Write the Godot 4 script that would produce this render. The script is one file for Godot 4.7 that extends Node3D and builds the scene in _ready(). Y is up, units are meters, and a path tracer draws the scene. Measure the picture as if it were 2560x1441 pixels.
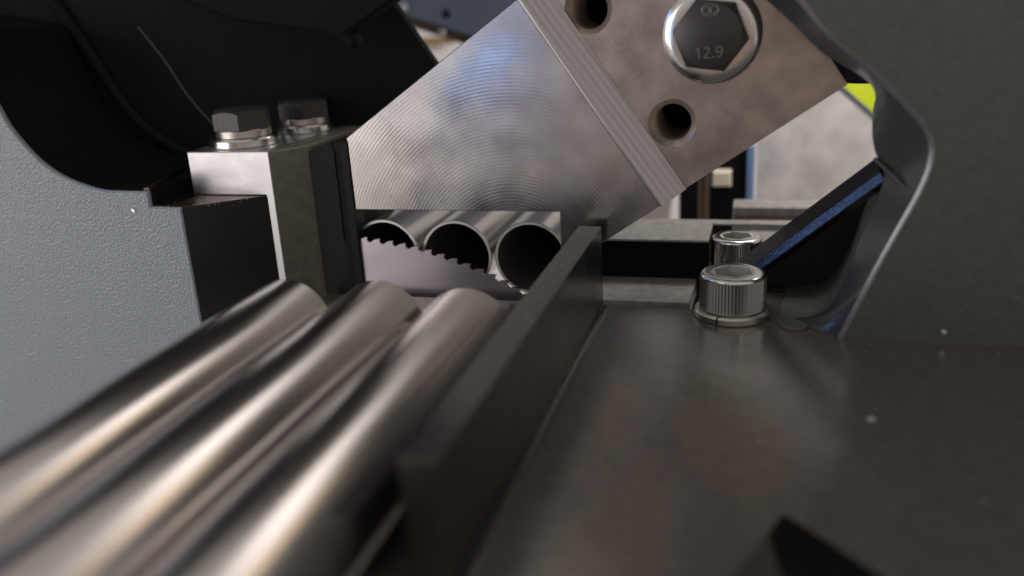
extends Node3D

# All builder coordinates are in millimetres: x right, y up from the table top, z towards the viewer
# along the tubes; z = 0 is the plane of the saw cut.
const K := 0.001

var M := {}
var T := {}
var used := {}
var rng := RandomNumberGenerator.new()


# ---------------------------------------------------------------- mesh builder
class MB:
	var v := PackedVector3Array()
	var n := PackedVector3Array()
	var t := PackedVector2Array()
	var off := Vector3.ZERO

	func tri(a: Vector3, b: Vector3, c: Vector3, na: Vector3, nb: Vector3, nc: Vector3, ta := Vector2.ZERO, tb := Vector2.ZERO, tc := Vector2.ZERO) -> void:
		var g := (b - a).cross(c - a)
		if g.length_squared() < 1e-14:
			return
		if g.dot(na + nb + nc) > 0.0:   # clockwise seen from outside
			var p := b; b = c; c = p
			var q := nb; nb = nc; nc = q
			var r := tb; tb = tc; tc = r
		v.append_array([(a - off) * 0.001, (b - off) * 0.001, (c - off) * 0.001])
		n.append_array([na, nb, nc])
		t.append_array([ta, tb, tc])

	func quad(a: Vector3, b: Vector3, c: Vector3, d: Vector3, nn: Vector3, ta := Vector2.ZERO, tb := Vector2.ZERO, tc := Vector2.ZERO, td := Vector2.ZERO) -> void:
		tri(a, b, c, nn, nn, nn, ta, tb, tc)
		tri(a, c, d, nn, nn, nn, ta, tc, td)

	# flat quad whose normal points away from "inside"
	func face(a: Vector3, b: Vector3, c: Vector3, d: Vector3, inside: Vector3) -> void:
		var nn := (b - a).cross(d - a)
		if nn.length_squared() < 1e-12:
			nn = (c - b).cross(d - b)
		nn = nn.normalized()
		if nn.dot((a + b + c + d) / 4.0 - inside) < 0.0:
			nn = -nn
		quad(a, b, c, d, nn)

	static func inset(p: PackedVector2Array, by: float) -> PackedVector2Array:   # CCW polygon, by > 0 shrinks
		var out := PackedVector2Array()
		var c := p.size()
		for i in c:
			var d1 := (p[i] - p[(i + c - 1) % c]).normalized()
			var d2 := (p[(i + 1) % c] - p[i]).normalized()
			var n1 := Vector2(-d1.y, d1.x)
			var n2 := Vector2(-d2.y, d2.x)
			out.append(p[i] + by * (n1 + n2) / maxf(0.25, 1.0 + n1.dot(n2)))
		return out

	# extruded polygon: f maps (u, v, w) to mm; w1 is the front (towards +w), w0 the back
	func prism(poly: PackedVector2Array, f: Transform3D, w0: float, w1: float, bev := 0.0, bev_back := 0.0, steps := 1) -> void:
		var p := poly.duplicate()
		var area := 0.0
		for i in p.size():
			area += p[i].cross(p[(i + 1) % p.size()])
		if area < 0.0:
			p.reverse()
		var rings: Array = []
		var ws: Array = []
		if bev_back > 0.0:
			rings.append(inset(p, bev_back)); ws.append(w0)
			rings.append(p); ws.append(w0 + bev_back)
		else:
			rings.append(p); ws.append(w0)
		if bev > 0.0:
			for s in steps + 1:
				var a := PI / 2.0 * s / steps
				rings.append(inset(p, bev * (1.0 - cos(a)))); ws.append(w1 - bev * (1.0 - sin(a)))
		else:
			rings.append(p); ws.append(w1)
		for k in rings.size() - 1:
			for i in p.size():
				var j := (i + 1) % p.size()
				var a: Vector2 = rings[k][i]
				var b: Vector2 = rings[k][j]
				var c: Vector2 = rings[k + 1][j]
				var d: Vector2 = rings[k + 1][i]
				var A := f * Vector3(a.x, a.y, ws[k])
				var B := f * Vector3(b.x, b.y, ws[k])
				var C := f * Vector3(c.x, c.y, ws[k + 1])
				var D := f * Vector3(d.x, d.y, ws[k + 1])
				var e := (b - a).normalized()
				var o := f.basis * Vector3(e.y, -e.x, 0.0)
				var nn := (B - A).cross(D - A).normalized()
				if nn.dot(o) < -1e-4 or (absf(nn.dot(o)) < 1e-4 and nn.dot(f.basis.z) * (1.0 if k > 0 else -1.0) < 0.0):
					nn = -nn
				quad(A, B, C, D, nn, a * 0.01, b * 0.01, c * 0.01, d * 0.01)
		for e in 2:
			var q: PackedVector2Array = rings[-1] if e == 1 else rings[0]
			var w: float = ws[-1] if e == 1 else ws[0]
			var ix := Geometry2D.triangulate_polygon(q)
			if ix.is_empty() and q.size() == 4:
				ix = PackedInt32Array([0, 1, 2, 0, 2, 3])
			if ix.is_empty():
				printerr("triangulation failed for a polygon of ", q.size())
			var nn := f.basis.z * (1.0 if e == 1 else -1.0)
			for i in range(0, ix.size(), 3):
				tri(f * Vector3(q[ix[i]].x, q[ix[i]].y, w), f * Vector3(q[ix[i + 1]].x, q[ix[i + 1]].y, w), f * Vector3(q[ix[i + 2]].x, q[ix[i + 2]].y, w), nn, nn, nn, q[ix[i]] * 0.01, q[ix[i + 1]] * 0.01, q[ix[i + 2]] * 0.01)

	func box(lo: Vector3, hi: Vector3, bev := 0.3) -> void:
		var f := Transform3D(Basis(), Vector3.ZERO)
		prism(PackedVector2Array([Vector2(lo.x, lo.y), Vector2(hi.x, lo.y), Vector2(hi.x, hi.y), Vector2(lo.x, hi.y)]), f, lo.z, hi.z, bev, bev)

	# profile of (radius, height along f.y), outward side on the left-hand walk; smooth where it bends little
	func lathe(pr: PackedVector2Array, f: Transform3D, segs := 64, a0 := 0.0, a1 := TAU, flip := false) -> void:
		var m := pr.size() - 1
		var ns: Array = []
		for k in m:
			var d := (pr[k + 1] - pr[k]).normalized()
			ns.append(Vector2(d.y, -d.x) * (-1.0 if flip else 1.0))
		for k in m:
			var nA: Vector2 = ns[k]
			var nB: Vector2 = ns[k]
			if k > 0 and ns[k].dot(ns[k - 1]) > 0.8:
				nA = (ns[k] + ns[k - 1]).normalized()
			if k < m - 1 and ns[k].dot(ns[k + 1]) > 0.8:
				nB = (ns[k] + ns[k + 1]).normalized()
			for s in segs:
				var p := a0 + (a1 - a0) * s / segs
				var q := a0 + (a1 - a0) * (s + 1) / segs
				var cp := Vector3(cos(p), 0, sin(p))
				var cq := Vector3(cos(q), 0, sin(q))
				var up := Vector3(0, 1, 0)
				var A := f * (cp * pr[k].x + up * pr[k].y)
				var B := f * (cq * pr[k].x + up * pr[k].y)
				var C := f * (cq * pr[k + 1].x + up * pr[k + 1].y)
				var D := f * (cp * pr[k + 1].x + up * pr[k + 1].y)
				var na := f.basis * (cp * nA.x + up * nA.y)
				var nb := f.basis * (cq * nA.x + up * nA.y)
				var nc := f.basis * (cq * nB.x + up * nB.y)
				var nd := f.basis * (cp * nB.x + up * nB.y)
				var ua := Vector2(float(s) / segs, pr[k].y * 0.01)
				var ub := Vector2(float(s + 1) / segs, pr[k].y * 0.01)
				var uc := Vector2(float(s + 1) / segs, pr[k + 1].y * 0.01)
				var ud := Vector2(float(s) / segs, pr[k + 1].y * 0.01)
				tri(A, B, C, na, nb, nc, ua, ub, uc)
				tri(A, C, D, na, nc, nd, ua, uc, ud)

	# smooth strip between rows of points (each row the same length)
	func rows(r: Array, inside: Vector3, flat_across := false) -> void:
		var nr := r.size()
		var nc: int = r[0].size()
		var nn: Array = []
		for i in nr:
			var row := PackedVector3Array()
			for j in nc:
				var du: Vector3 = r[i][mini(j + 1, nc - 1)] - r[i][maxi(j - 1, 0)]
				var dv: Vector3 = r[mini(i + 1, nr - 1)][j] - r[maxi(i - 1, 0)][j]
				var g := du.cross(dv).normalized()
				row.append(g)
			nn.append(row)
		var mid_i := nr / 2
		var mid_j := nc / 2
		if (nn[mid_i][mid_j] as Vector3).dot(r[mid_i][mid_j] - inside) < 0.0:
			for i in nr:
				for j in nc:
					nn[i][j] = -nn[i][j]
		for i in nr - 1:
			for j in nc - 1:
				var A: Vector3 = r[i][j]
				var B: Vector3 = r[i][j + 1]
				var C: Vector3 = r[i + 1][j + 1]
				var D: Vector3 = r[i + 1][j]
				if flat_across:
					var g: Vector3 = (B - A).cross(D - A).normalized()
					if g.dot(nn[i][j]) < 0.0:
						g = -g
					var h1: Vector3 = (nn[i][j] + nn[i + 1][j]).normalized() * 0.0 + g
					quad(A, B, C, D, h1)
				else:
					tri(A, B, C, nn[i][j], nn[i][j + 1], nn[i + 1][j + 1])
					tri(A, C, D, nn[i][j], nn[i + 1][j + 1], nn[i + 1][j])

	# round bar along a path
	func sweep(path: PackedVector3Array, rad: float, segs := 10, squash := 1.0) -> void:
		var r: Array = []
		for i in path.size():
			var d := (path[mini(i + 1, path.size() - 1)] - path[maxi(i - 1, 0)]).normalized()
			var s := d.cross(Vector3(0, 0, 1))
			s = (s if s.length() > 0.05 else d.cross(Vector3(0, 1, 0))).normalized()
			var u := s.cross(d).normalized()
			var row := PackedVector3Array()
			for k in segs + 1:
				var a := TAU * k / segs
				row.append(path[i] + (s * cos(a) + u * sin(a) * squash) * rad)
			r.append(row)
		for i in r.size() - 1:
			for k in segs:
				var A: Vector3 = r[i][k]; var B: Vector3 = r[i][k + 1]; var C: Vector3 = r[i + 1][k + 1]; var D: Vector3 = r[i + 1][k]
				var na := (A - path[i]).normalized(); var nb := (B - path[i]).normalized()
				var nc := (C - path[i + 1]).normalized(); var nd := (D - path[i + 1]).normalized()
				tri(A, B, C, na, nb, nc); tri(A, C, D, na, nc, nd)

	func mesh() -> ArrayMesh:
		var a := []
		a.resize(Mesh.ARRAY_MAX)
		a[Mesh.ARRAY_VERTEX] = v
		a[Mesh.ARRAY_NORMAL] = n
		a[Mesh.ARRAY_TEX_UV] = t
		var m := ArrayMesh.new()
		m.add_surface_from_arrays(Mesh.PRIMITIVE_TRIANGLES, a)
		return m


# ---------------------------------------------------------------- scene helpers
func numbered(called: String) -> String:
	var k: int = used.get(called, 0)
	used[called] = k + 1
	return called if k == 0 else "%s_%03d" % [called, k]


func tag(o: Node3D, label: String, category := "", group := "", kind := "") -> void:
	if label: o.set_meta("label", label)
	if category: o.set_meta("category", category)
	if group: o.set_meta("group", group)
	if kind: o.set_meta("kind", kind)


# a thing: a Node3D at its base (mm); parts are built in world mm through mb(thing) or round the base through MB.new()
func thing(called: String, at: Vector3, label: String, category: String, group := "", kind := "") -> Node3D:
	var o := Node3D.new()
	o.name = numbered(called)
	add_child(o)
	o.position = at * K
	tag(o, label, category, group, kind)
	return o


func mb(o: Node3D) -> MB:
	var b := MB.new()
	b.off = o.position / K
	return b


func part(called: String, b: MB, m: Material, parent: Node3D) -> MeshInstance3D:
	var o := MeshInstance3D.new()
	o.name = called
	o.mesh = b.mesh()
	o.material_override = null
	o.mesh.surface_set_material(0, m)
	parent.add_child(o, true)
	return o


func copy_of(o: Node3D, at: Vector3, label: String, called: String) -> Node3D:
	var c: Node3D = o.duplicate()
	c.name = numbered(called)
	add_child(c)
	c.position = at * K
	c.set_meta("label", label)
	return c


func xf(o: Vector3, y_axis := Vector3.UP, spin := 0.0) -> Transform3D:
	var y := y_axis.normalized()
	var x := y.cross(Vector3(0, 0, 1))
	x = (x if x.length() > 0.1 else y.cross(Vector3(1, 0, 0))).normalized()
	var z := x.cross(y).normalized()
	return Transform3D(Basis(x, y, z) * Basis(Vector3.UP, spin), o)


func plan(o := Vector3.ZERO) -> Transform3D:   # (x, -z) outline extruded upwards
	return Transform3D(Basis(Vector3(1, 0, 0), Vector3(0, 0, -1), Vector3(0, 1, 0)), o)


func pts(a: Array) -> PackedVector2Array:
	var p := PackedVector2Array()
	for i in range(0, a.size(), 2):
		p.append(Vector2(a[i], a[i + 1]))
	return p


func curve2(a: PackedVector2Array, per := 6) -> PackedVector2Array:   # Catmull-Rom through the points
	var out := PackedVector2Array()
	for i in a.size() - 1:
		var p0 := a[maxi(i - 1, 0)]; var p3 := a[mini(i + 2, a.size() - 1)]
		for s in per:
			out.append(a[i].cubic_interpolate(a[i + 1], p0, p3, float(s) / per))
	out.append(a[-1])
	return out


func curve3(a: PackedVector3Array, per := 6) -> PackedVector3Array:
	var out := PackedVector3Array()
	for i in a.size() - 1:
		var p0 := a[maxi(i - 1, 0)]; var p3 := a[mini(i + 2, a.size() - 1)]
		for s in per:
			out.append(a[i].cubic_interpolate(a[i + 1], p0, p3, float(s) / per))
	out.append(a[-1])
	return out


func circle2(c: Vector2, r: float, segs := 40, ccw := true) -> PackedVector2Array:
	var p := PackedVector2Array()
	for i in segs:
		var a := TAU * i / segs * (1.0 if ccw else -1.0)
		p.append(c + Vector2(cos(a), sin(a)) * r)
	return p


# ---------------------------------------------------------------- textures and materials
func noise_tex(freq: float, seed_: int, lo := 0.0, hi := 1.0, kind := FastNoiseLite.TYPE_SIMPLEX_SMOOTH, octaves := 4, size := 512) -> NoiseTexture2D:
	var f := FastNoiseLite.new()
	f.seed = seed_
	f.noise_type = kind
	f.frequency = freq
	f.fractal_octaves = octaves
	var t := NoiseTexture2D.new()
	t.width = size; t.height = size
	t.seamless = true
	t.noise = f
	var g := Gradient.new()
	g.set_color(0, Color(lo, lo, lo)); g.set_color(1, Color(hi, hi, hi))
	t.color_ramp = g
	return t


func grey_image(w: int, h: int, f: Callable) -> ImageTexture:
	var b := PackedByteArray()
	b.resize(w * h)
	for y in h:
		for x in w:
			b[y * w + x] = clampi(int(f.call(x, y) * 255.0), 0, 255)
	return ImageTexture.create_from_image(Image.create_from_data(w, h, false, Image.FORMAT_L8, b))


func mat(called: String, c: Color, rough: float, metal := 0.0) -> StandardMaterial3D:   # c is linear
	var m := StandardMaterial3D.new()
	m.resource_name = called
	m.albedo_color = c.linear_to_srgb()
	m.roughness = rough
	m.metallic = metal
	M[called] = m
	return m


func tri_tex(m: StandardMaterial3D, per_mm: float, rough_t: Texture2D = null, bump_t: Texture2D = null, bump_mm := 0.0, color_t: Texture2D = null) -> void:
	m.uv1_triplanar = true
	m.uv1_scale = Vector3.ONE * per_mm * 1000.0
	m.uv1_triplanar_sharpness = 4.0
	if rough_t:
		m.roughness_texture = rough_t
	if color_t:
		m.albedo_texture = color_t
	if bump_t:
		m.heightmap_enabled = true
		m.heightmap_texture = bump_t
		m.heightmap_scale = bump_mm * 0.1


func brushed(seed_: int, along_x := true) -> ImageTexture:   # fine parallel grinding lines
	var r := RandomNumberGenerator.new()
	r.seed = seed_
	var n := 512
	var b := PackedByteArray()
	b.resize(n * n)
	b.fill(128)
	for k in 5200:
		var row := r.randi() % n
		var st := r.randi() % n
		var ln := 30 + r.randi() % 300
		var d := r.randi_range(-26, 26)
		for i in ln:
			var q := (st + i) % n
			var at := row * n + q if along_x else q * n + row
			b[at] = clampi(b[at] + d, 0, 255)
	return ImageTexture.create_from_image(Image.create_from_data(n, n, false, Image.FORMAT_L8, b))


func drawn_lines(seed_: int) -> ImageTexture:   # long draw lines that run along a tube
	var r := RandomNumberGenerator.new()
	r.seed = seed_
	var n := 512
	var col := PackedFloat32Array()
	for x in n:
		col.append(r.randf_range(-14, 14))
	var b := PackedByteArray()
	b.resize(n * n)
	for y in n:
		for x in n:
			b[y * n + x] = clampi(int(225.0 + col[x] + 5.0 * sin(y * TAU / n * 2.0 + x) + r.randf_range(-5, 5)), 0, 255)
	for k in 26:
		var x := r.randi() % n; var y := r.randi() % n; var ln := r.randi_range(8, 90)
		for i in ln:
			b[((y + i) % n) * n + x] = r.randi_range(140, 190)
	return ImageTexture.create_from_image(Image.create_from_data(n, n, false, Image.FORMAT_L8, b))


func worn_tone(seed_: int) -> ImageTexture:   # worn surface: grain, specks, thin scratches and a few stains
	var r := RandomNumberGenerator.new()
	r.seed = seed_
	var n := 1024
	var nz := FastNoiseLite.new()
	nz.seed = seed_
	nz.frequency = 0.02
	nz.fractal_octaves = 4
	var b := PackedByteArray()
	b.resize(n * n)
	for y in n:
		for x in n:
			b[y * n + x] = clampi(int(203.0 + 16.0 * nz.get_noise_2d(x, y) + r.randf_range(-9, 9)), 0, 255)
	for k in 900:   # specks
		var cx := r.randi() % n; var cy := r.randi() % n
		var rad := 1 + int(pow(r.randf(), 5.0) * 4.0)
		var dv := r.randi_range(-55, 48)
		for dy in range(-rad, rad + 1):
			for dx in range(-rad, rad + 1):
				if dx * dx + dy * dy <= rad * rad:
					var at := posmod(cy + dy, n) * n + posmod(cx + dx, n)
					b[at] = clampi(b[at] + dv, 0, 255)
	for k in 70:    # scratches
		var p := Vector2(r.randf() * n, r.randf() * n)
		var d := Vector2.from_angle(r.randf_range(-0.5, 0.5) + (0.0 if r.randf() < 0.6 else PI / 2))
		var dv := r.randi_range(-26, 34)
		for i in int(10 + pow(r.randf(), 2.0) * 260.0):
			var at := posmod(int(p.y + d.y * i), n) * n + posmod(int(p.x + d.x * i), n)
			b[at] = clampi(b[at] + dv, 0, 255)
	for k in 16:    # dried drops: a faint ring
		var c := Vector2(r.randf() * n, r.randf() * n)
		var rad := r.randf_range(6, 26)
		for i in int(rad * 14.0):
			var a := r.randf() * TAU
			var q := c + Vector2(cos(a), sin(a)) * (rad + r.randf_range(-1.2, 1.2))
			var at := posmod(int(q.y), n) * n + posmod(int(q.x), n)
			b[at] = clampi(b[at] - 14, 0, 255)
	return ImageTexture.create_from_image(Image.create_from_data(n, n, false, Image.FORMAT_L8, b))


func tone_lines(seed_: int) -> ImageTexture:   # drawn bar: long streaks of slightly different steel
	var r := RandomNumberGenerator.new()
	r.seed = seed_
	var n := 256
	var b := PackedByteArray()
	b.resize(n * n)
	for y in n:
		var base := 222.0 + r.randf_range(-9, 9) - (40.0 if y % 97 == 7 else 0.0)
		for x in n:
			b[y * n + x] = clampi(int(base + 9.0 * sin(x * TAU / n + y * 0.4) + r.randf_range(-7, 7)), 0, 255)
	return ImageTexture.create_from_image(Image.create_from_data(n, n, false, Image.FORMAT_L8, b))


func make_textures() -> void:
	T.smudge = noise_tex(0.006, 11, 0.75, 1.0)
	T.smudge2 = noise_tex(0.012, 12, 0.75, 1.0)
	T.fine = noise_tex(0.06, 13, 0.0, 1.0, FastNoiseLite.TYPE_SIMPLEX_SMOOTH, 3)
	T.hammer = noise_tex(0.035, 14, 0.0, 1.0, FastNoiseLite.TYPE_SIMPLEX_SMOOTH, 2)
	T.stain = noise_tex(0.014, 21, 0.78, 1.0, FastNoiseLite.TYPE_SIMPLEX_SMOOTH, 5)
	T.smear = noise_tex(0.0055, 41, 0.42, 1.0, FastNoiseLite.TYPE_SIMPLEX_SMOOTH, 4)
	T.reflection_tone = noise_tex(0.009, 33, 0.84, 1.0, FastNoiseLite.TYPE_SIMPLEX_SMOOTH, 5)  # patchy tone that imitates smudged reflections in the colour
	T.mottle = noise_tex(0.02, 15, 0.8, 1.0, FastNoiseLite.TYPE_SIMPLEX_SMOOTH, 5)
	T.brush_x = brushed(5, true)
	T.worn = worn_tone(31)
	T.drawn = drawn_lines(8)
	T.strip_tone = tone_lines(9)
	T.brush_y = brushed(6, false)
	# end-milled face: two crossing families of arcs; the image covers 100 mm
	var r := RandomNumberGenerator.new()
	r.seed = 77
	var nz := FastNoiseLite.new()
	nz.seed = 4
	nz.frequency = 0.012
	var px := 10.24
	var ca := Vector2(22, 12) * px
	var cb := Vector2(-34, 62) * px
	var n := 1024
	var b := PackedByteArray()
	b.resize(n * n)
	# image x = (x + 40) mm, image y = y mm (v = y / 100)
	for y in n:
		for x in n:
			var p := Vector2(x - 40.0 * px, y)
			var da := p.distance_to(ca) / px
			var db := p.distance_to(cb) / px
			var k := nz.get_noise_2d(x, y)
			var ha := 0.5 + 0.5 * sin(da * TAU / 1.1)
			var hb := 0.5 + 0.5 * sin(db * TAU / 1.05 + 1.0)
			var wa := clampf(0.75 + 0.8 * k, 0.3, 1.0)
			var wb := clampf((da - 20.0) / -30.0 + 0.7 - 0.5 * k, 0.1, 0.7)
			b[y * n + x] = clampi(int(255.0 * (0.25 + 0.42 * ha * wa + 0.3 * hb * wb)), 0, 255)
	for k in 420:   # light scratches and dents
		var p := Vector2(r.randf() * n, r.randf() * n)
		var d := Vector2.from_angle(r.randf() * TAU)
		var ln := 4.0 + pow(r.randf(), 4.0) * 160.0
		var dv := r.randi_range(-45, 30)
		for i in int(ln):
			var q := p + d * i
			if q.x >= 0 and q.y >= 0 and q.x < n and q.y < n:
				var at := int(q.y) * n + int(q.x)
				b[at] = clampi(b[at] + dv, 0, 255)
	T.milled = ImageTexture.create_from_image(Image.create_from_data(n, n, false, Image.FORMAT_L8, b))
	# fine milled lines of the block: shallow arcs of one big cutter; covers 100 mm
	var b2 := PackedByteArray()
	b2.resize(n * n)
	for y in n:
		for x in n:
			var p := Vector2(x, y) / px
			var d := p.distance_to(Vector2(20, -260))
			var k := nz.get_noise_2d(x * 0.7 + 500.0, y * 0.7)
			b2[y * n + x] = clampi(int(255.0 * (0.45 + 0.22 * sin(d * TAU / 0.78) + 0.2 * k + 0.08 * r.randf())), 0, 255)
	T.block = ImageTexture.create_from_image(Image.create_from_data(n, n, false, Image.FORMAT_L8, b2))


func make_materials() -> void:
	var m := mat("polished steel", Color(0.66, 0.62, 0.59), 0.36, 1.0)
	m.roughness_texture = T.smear
	m.uv1_offset = Vector3(0.4, 0, 0)
	m.heightmap_enabled = true
	m.heightmap_texture = T.milled
	m.heightmap_scale = 0.0019
	m.albedo_texture = T.reflection_tone
	m = mat("block steel", Color(0.56, 0.49, 0.44), 0.34, 1.0)
	m.heightmap_enabled = true
	m.heightmap_texture = T.block
	m.heightmap_scale = 0.005
	m.albedo_texture = T.stain
	mat("thread steel", Color(0.58, 0.52, 0.46), 0.3, 1.0)
	m = mat("ground steel", Color(0.52, 0.51, 0.50), 0.36, 1.0)
	tri_tex(m, 1.0 / 45.0, T.smudge, T.brush_y, 0.02)
	m = mat("strip steel", Color(0.62, 0.60, 0.60), 0.38, 1.0)
	m.heightmap_enabled = true
	m.heightmap_texture = T.brush_x
	m.heightmap_scale = 0.0011
	m.albedo_texture = T.strip_tone
	m = mat("olive reflection steel", Color(0.24, 0.228, 0.185), 0.55, 0.4)  # olive tint puts the mirrored surroundings into the colour
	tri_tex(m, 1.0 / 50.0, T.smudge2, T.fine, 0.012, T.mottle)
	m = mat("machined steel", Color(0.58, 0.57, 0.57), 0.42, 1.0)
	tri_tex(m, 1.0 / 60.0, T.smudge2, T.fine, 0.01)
	m = mat("dull steel", Color(0.20, 0.185, 0.165), 0.42, 0.8)
	tri_tex(m, 1.0 / 50.0, T.smudge2, T.fine, 0.012, T.mottle)
	m = mat("table steel", Color(0.35, 0.32, 0.295), 0.27, 0.66)
	tri_tex(m, 1.0 / 130.0, T.smudge, T.fine, 0.006, T.worn)
	m = mat("fence steel", Color(0.155, 0.15, 0.145), 0.32, 0.8)
	tri_tex(m, 1.0 / 90.0, T.smudge, T.fine, 0.005, T.worn)
	m = mat("tube steel", Color(0.59, 0.56, 0.54), 0.27, 1.0)
	m.roughness_texture = T.drawn
	m.uv1_scale = Vector3(1, 0.5, 1)
	m.heightmap_enabled = true
	m.heightmap_texture = T.drawn
	m.heightmap_scale = 0.0006
	m = mat("tube rim", Color(0.66, 0.65, 0.64), 0.45, 1.0)
	m = mat("tube bore", Color(0.50, 0.475, 0.45), 0.45, 1.0)
	m = mat("blade steel", Color(0.62, 0.575, 0.63), 0.3, 1.0)
	m = mat("zinc", Color(0.66, 0.66, 0.64), 0.22, 1.0)
	tri_tex(m, 1.0 / 25.0, T.smudge, T.fine, 0.01)
	m = mat("dull zinc", Color(0.55, 0.53, 0.48), 0.4, 1.0)
	tri_tex(m, 1.0 / 25.0, T.smudge, T.fine, 0.02)
	mat("socket zinc", Color(0.55, 0.54, 0.51), 0.5, 0.5)
	m = mat("black oxide", Color(0.052, 0.049, 0.049), 0.4, 0.35)
	tri_tex(m, 1.0 / 20.0, T.smudge2, T.fine, 0.02)
	m = mat("marking", Color(0.20, 0.195, 0.19), 0.35, 0.6)
	m = mat("hammered grey paint", Color(0.235, 0.272, 0.30), 0.36)
	tri_tex(m, 1.0 / 21.0, T.smudge2, T.hammer, 0.2)
	m = mat("dark cast paint", Color(0.0055, 0.007, 0.0062), 0.66)
	m.metallic_specular = 0.27
	tri_tex(m, 1.0 / 40.0, T.smudge2, T.fine, 0.05)
	m = mat("dark machined", Color(0.018, 0.0175, 0.016), 0.42, 0.1)
	m.metallic_specular = 0.35
	tri_tex(m, 1.0 / 40.0, T.smudge2, T.brush_x, 0.015)
	m = mat("brown ledge", Color(0.15, 0.105, 0.075), 0.42, 0.8)
	tri_tex(m, 1.0 / 30.0, T.smudge2, T.fine, 0.03, T.mottle)
	m = mat("casting paint", Color(0.135, 0.143, 0.125), 0.48)
	tri_tex(m, 1.0 / 100.0, T.smudge2, T.fine, 0.05, T.worn)
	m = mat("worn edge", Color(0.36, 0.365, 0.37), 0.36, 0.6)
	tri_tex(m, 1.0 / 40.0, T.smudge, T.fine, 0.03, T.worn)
	m = mat("casting edge", Color(0.085, 0.091, 0.095), 0.26)
	m.metallic_specular = 0.4
	tri_tex(m, 1.0 / 40.0, T.smudge, T.fine, 0.05, T.worn)
	m = mat("gloss black", Color(0.01, 0.011, 0.014), 0.16)
	tri_tex(m, 1.0 / 12.0, T.smudge, T.hammer, 0.09)
	m = mat("worn plate", Color(0.42, 0.405, 0.39), 0.6, 0.35)
	tri_tex(m, 1.0 / 50.0, T.smudge2, T.fine, 0.02, T.mottle)
	mat("matt black", Color(0.006, 0.006, 0.006), 0.8).metallic_specular = 0.25
	mat("rubber", Color(0.012, 0.012, 0.012), 0.6)
	m = mat("panel paint", Color(0.74, 0.72, 0.70), 0.6)
	tri_tex(m, 1.0 / 200.0, null, null, 0.0, T.mottle)
	mat("lime paint", Color(0.62, 0.75, 0.03), 0.45)
	mat("slate paint", Color(0.10, 0.12, 0.15), 0.5)
	mat("blue light tint", Color(0.16, 0.28, 0.50), 0.4)
	mat("cream paint", Color(0.78, 0.70, 0.55), 0.5)
	mat("white paint", Color(0.82, 0.82, 0.82), 0.5)
	mat("wood", Color(0.62, 0.38, 0.15), 0.6)
	mat("cardboard", Color(0.60, 0.39, 0.30), 0.8)
	mat("orange plastic", Color(0.7, 0.2, 0.05), 0.5)
	mat("grey mirror block", Color(0.12, 0.125, 0.14), 0.6)
	mat("beige wall", Color(0.62, 0.55, 0.48), 0.8)
	mat("chip", Color(0.75, 0.74, 0.71), 0.35, 0.9)


func glow(called: String, c: Color, e: float) -> StandardMaterial3D:
	var m := mat(called, Color(0.8, 0.8, 0.8), 0.5)
	m.emission_enabled = true
	m.emission = c
	m.emission_energy_multiplier = e
	return m


# a glowing pane in a frame with a light of the same size in front of it
func window_light(called: String, at: Vector3, aim: Vector3, w: float, h: float, c: Color, energy: float, shine: float, label: String, category: String) -> void:
	var o := thing(called, at, label, category)
	var z := (aim - at).normalized()
	var x := Vector3.UP.cross(z).normalized()
	var y := z.cross(x)
	var f := Transform3D(Basis(x, y, z), Vector3.ZERO)
	var b := MB.new()
	b.prism(pts([-w / 2, -h / 2, w / 2, -h / 2, w / 2, h / 2, -w / 2, h / 2]), f, -12, -2)
	part("pane", b, glow(called + " glow", c, shine), o)
	for s in [[-w / 2 - 20, -h / 2 - 20, w / 2 + 20, -h / 2], [-w / 2 - 20, h / 2, w / 2 + 20, h / 2 + 20], [-w / 2 - 20, -h / 2, -w / 2, h / 2], [w / 2, -h / 2, w / 2 + 20, h / 2]]:
		b = MB.new()
		b.prism(pts([s[0], s[1], s[2], s[1], s[2], s[3], s[0], s[3]]), f, -14, 6, 1.0, 1.0)
		part("frame", b, M["white paint"], o)
	var l := AreaLight3D.new()
	l.name = called + "_area"
	l.light_color = c
	l.light_energy = energy
	l.area_size = Vector2(w, h) * K
	l.shadow_enabled = true
	l.area_range = 10.0
	add_child(l)
	l.transform = Transform3D(Basis(-x, y, -z), (at + z * 1.0) * K)


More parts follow.
